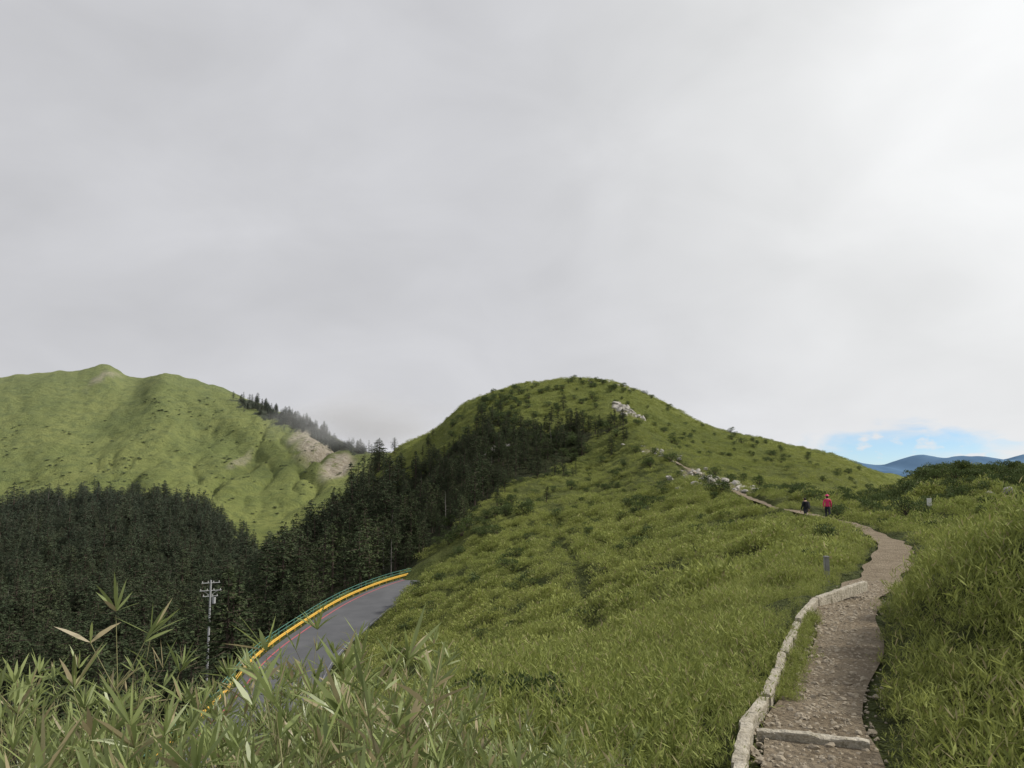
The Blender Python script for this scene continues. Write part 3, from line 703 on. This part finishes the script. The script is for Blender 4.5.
# ---------- light ----------
SA,SE=math.radians(84),math.radians(41)
sv_=Vector((math.cos(SE)*math.sin(SA),math.cos(SE)*math.cos(SA),math.sin(SE)))
sun=bpy.data.lights.new('sun','SUN'); sun.energy=3.8; sun.angle=math.radians(6); sun.color=(1,.95,.85)
so=link(bpy.data.objects.new('sun',sun)); so.rotation_euler=sv_.to_track_quat('Z','Y').to_euler()
w=bpy.data.worlds.new('World'); scene.world=w; w.use_nodes=True; t=w.node_tree; t.nodes.clear()
nw=t.nodes.new; L=t.links.new
out=nw('ShaderNodeOutputWorld'); sky=nw('ShaderNodeTexSky'); sky.sky_type='NISHITA'; sky.sun_disc=False; sky.sun_elevation=SE; sky.sun_rotation=SA; sky.altitude=3000
bg1=nw('ShaderNodeBackground'); bg1.inputs[1].default_value=.12
bl=nw('ShaderNodeMix'); bl.data_type='RGBA'; bl.blend_type='MULTIPLY'; bl.inputs[0].default_value=1; L(sky.outputs[0],bl.inputs[6]); bl.inputs[7].default_value=(.68,.82,1.0,1); L(bl.outputs[2],bg1.inputs[0])
tcw=nw('ShaderNodeTexCoord').outputs['Generated']
def mapr(v,a_,b_,c_=0,d_=1,sm=False):
    m_=nw('ShaderNodeMapRange'); m_.interpolation_type='SMOOTHSTEP' if sm else 'LINEAR'
    for i_,q in enumerate((a_,b_,c_,d_)): m_.inputs[i_+1].default_value=q
    L(v,m_.inputs[0]); return m_.outputs[0]
def nz(scale,detail,vs,off=(0,0,0),dist=0):
    mp=nw('ShaderNodeMapping'); mp.inputs['Scale'].default_value=vs; mp.inputs['Location'].default_value=off; L(tcw,mp.inputs['Vector'])
    n_=nw('ShaderNodeTexNoise'); n_.inputs['Scale'].default_value=scale; n_.inputs['Detail'].default_value=detail; n_.inputs['Distortion'].default_value=dist; L(mp.outputs[0],n_.inputs['Vector']); return n_.outputs['Fac']
def mth(op,a_,b_):
    m_=nw('ShaderNodeMath'); m_.operation=op
    for i_,q in enumerate((a_,b_)):
        if isinstance(q,(int,float)): m_.inputs[i_].default_value=q
        else: L(q,m_.inputs[i_])
    return m_.outputs[0]
def dirv(px,py): return Vector(P(px,py,1)).normalized()
dn=nw('ShaderNodeVectorMath'); dn.operation='DOT_PRODUCT'; L(tcw,dn.inputs[0]); dn.inputs[1].default_value=dirv(1120,60)
br=mapr(dn.outputs['Value'],.76,1.0,0,1,True); br2=mapr(dn.outputs['Value'],.95,1.0,0,1,True)
n1=nz(1.9,4,(1,1,1.6),dist=.3); n2=nz(5,6,(1,1,1.9),(3,1,2),.5)
v=mth('ADD',mth('MULTIPLY',br,.20),.585); v=mth('ADD',v,mth('MULTIPLY',br2,.13))
v=mth('ADD',v,mapr(n1,.3,.7,-.055,.055)); v=mth('ADD',v,mapr(n2,.3,.7,-.035,.035))
sp=nw('ShaderNodeSeparateXYZ'); L(tcw,sp.inputs[0])
hz=mapr(sp.outputs['Z'],0,.24,1,0,True); v=mth('ADD',v,mth('MULTIPLY',hz,.12))
cr_=nw('ShaderNodeMix'); cr_.data_type='RGBA'; L(br,cr_.inputs[0]); cr_.inputs[6].default_value=(.98,.988,1.03,1); cr_.inputs[7].default_value=(1.0,1.01,1.015,1)
sc_=nw('ShaderNodeVectorMath'); sc_.operation='SCALE'; L(cr_.outputs[2],sc_.inputs[0]); L(v,sc_.inputs['Scale'])
bg2=nw('ShaderNodeBackground'); L(sc_.outputs[0],bg2.inputs[0]); bg2.inputs[1].default_value=1
n3=nz(13,6,(1,1,3.2),dist=.5)
def patch(px,py,zs,r0,r1,amt):
    df=nw('ShaderNodeVectorMath'); df.operation='SUBTRACT'; L(tcw,df.inputs[0]); df.inputs[1].default_value=dirv(px,py)
    ml=nw('ShaderNodeVectorMath'); ml.operation='MULTIPLY'; L(df.outputs[0],ml.inputs[0]); ml.inputs[1].default_value=(1,1,zs)
    le=nw('ShaderNodeVectorMath'); le.operation='LENGTH'; L(ml.outputs[0],le.inputs[0])
    dd=mth('ADD',le.outputs['Value'],mapr(n3,.3,.7,-.06,.06))
    return mapr(dd,r0,r1,amt,0,True)
pm=patch(892,452,5.2,.03,.17,.95)
n4=nz(34,5,(1,1,2.2),(5,2,1)); pm=mth('MULTIPLY',pm,mapr(n4,.53,.64,1,.12))
ms=nw('ShaderNodeMixShader'); L(pm,ms.inputs[0]); L(bg2.outputs[0],ms.inputs[1]); L(bg1.outputs[0],ms.inputs[2]); L(ms.outputs[0],out.inputs[0])

# ---------- camera ----------
cam=bpy.data.cameras.new('camera'); co_=link(bpy.data.objects.new('camera',cam)); cam.sensor_width=36; cam.lens=36*F/1024; cam.clip_start=.05; cam.clip_end=40000
co_.location=(0,0,0); co_.rotation_euler=(math.pi/2+PITCH,0,0); scene.camera=co_
scene.view_settings.view_transform='Standard'; scene.view_settings.look='None'; scene.view_settings.exposure=0
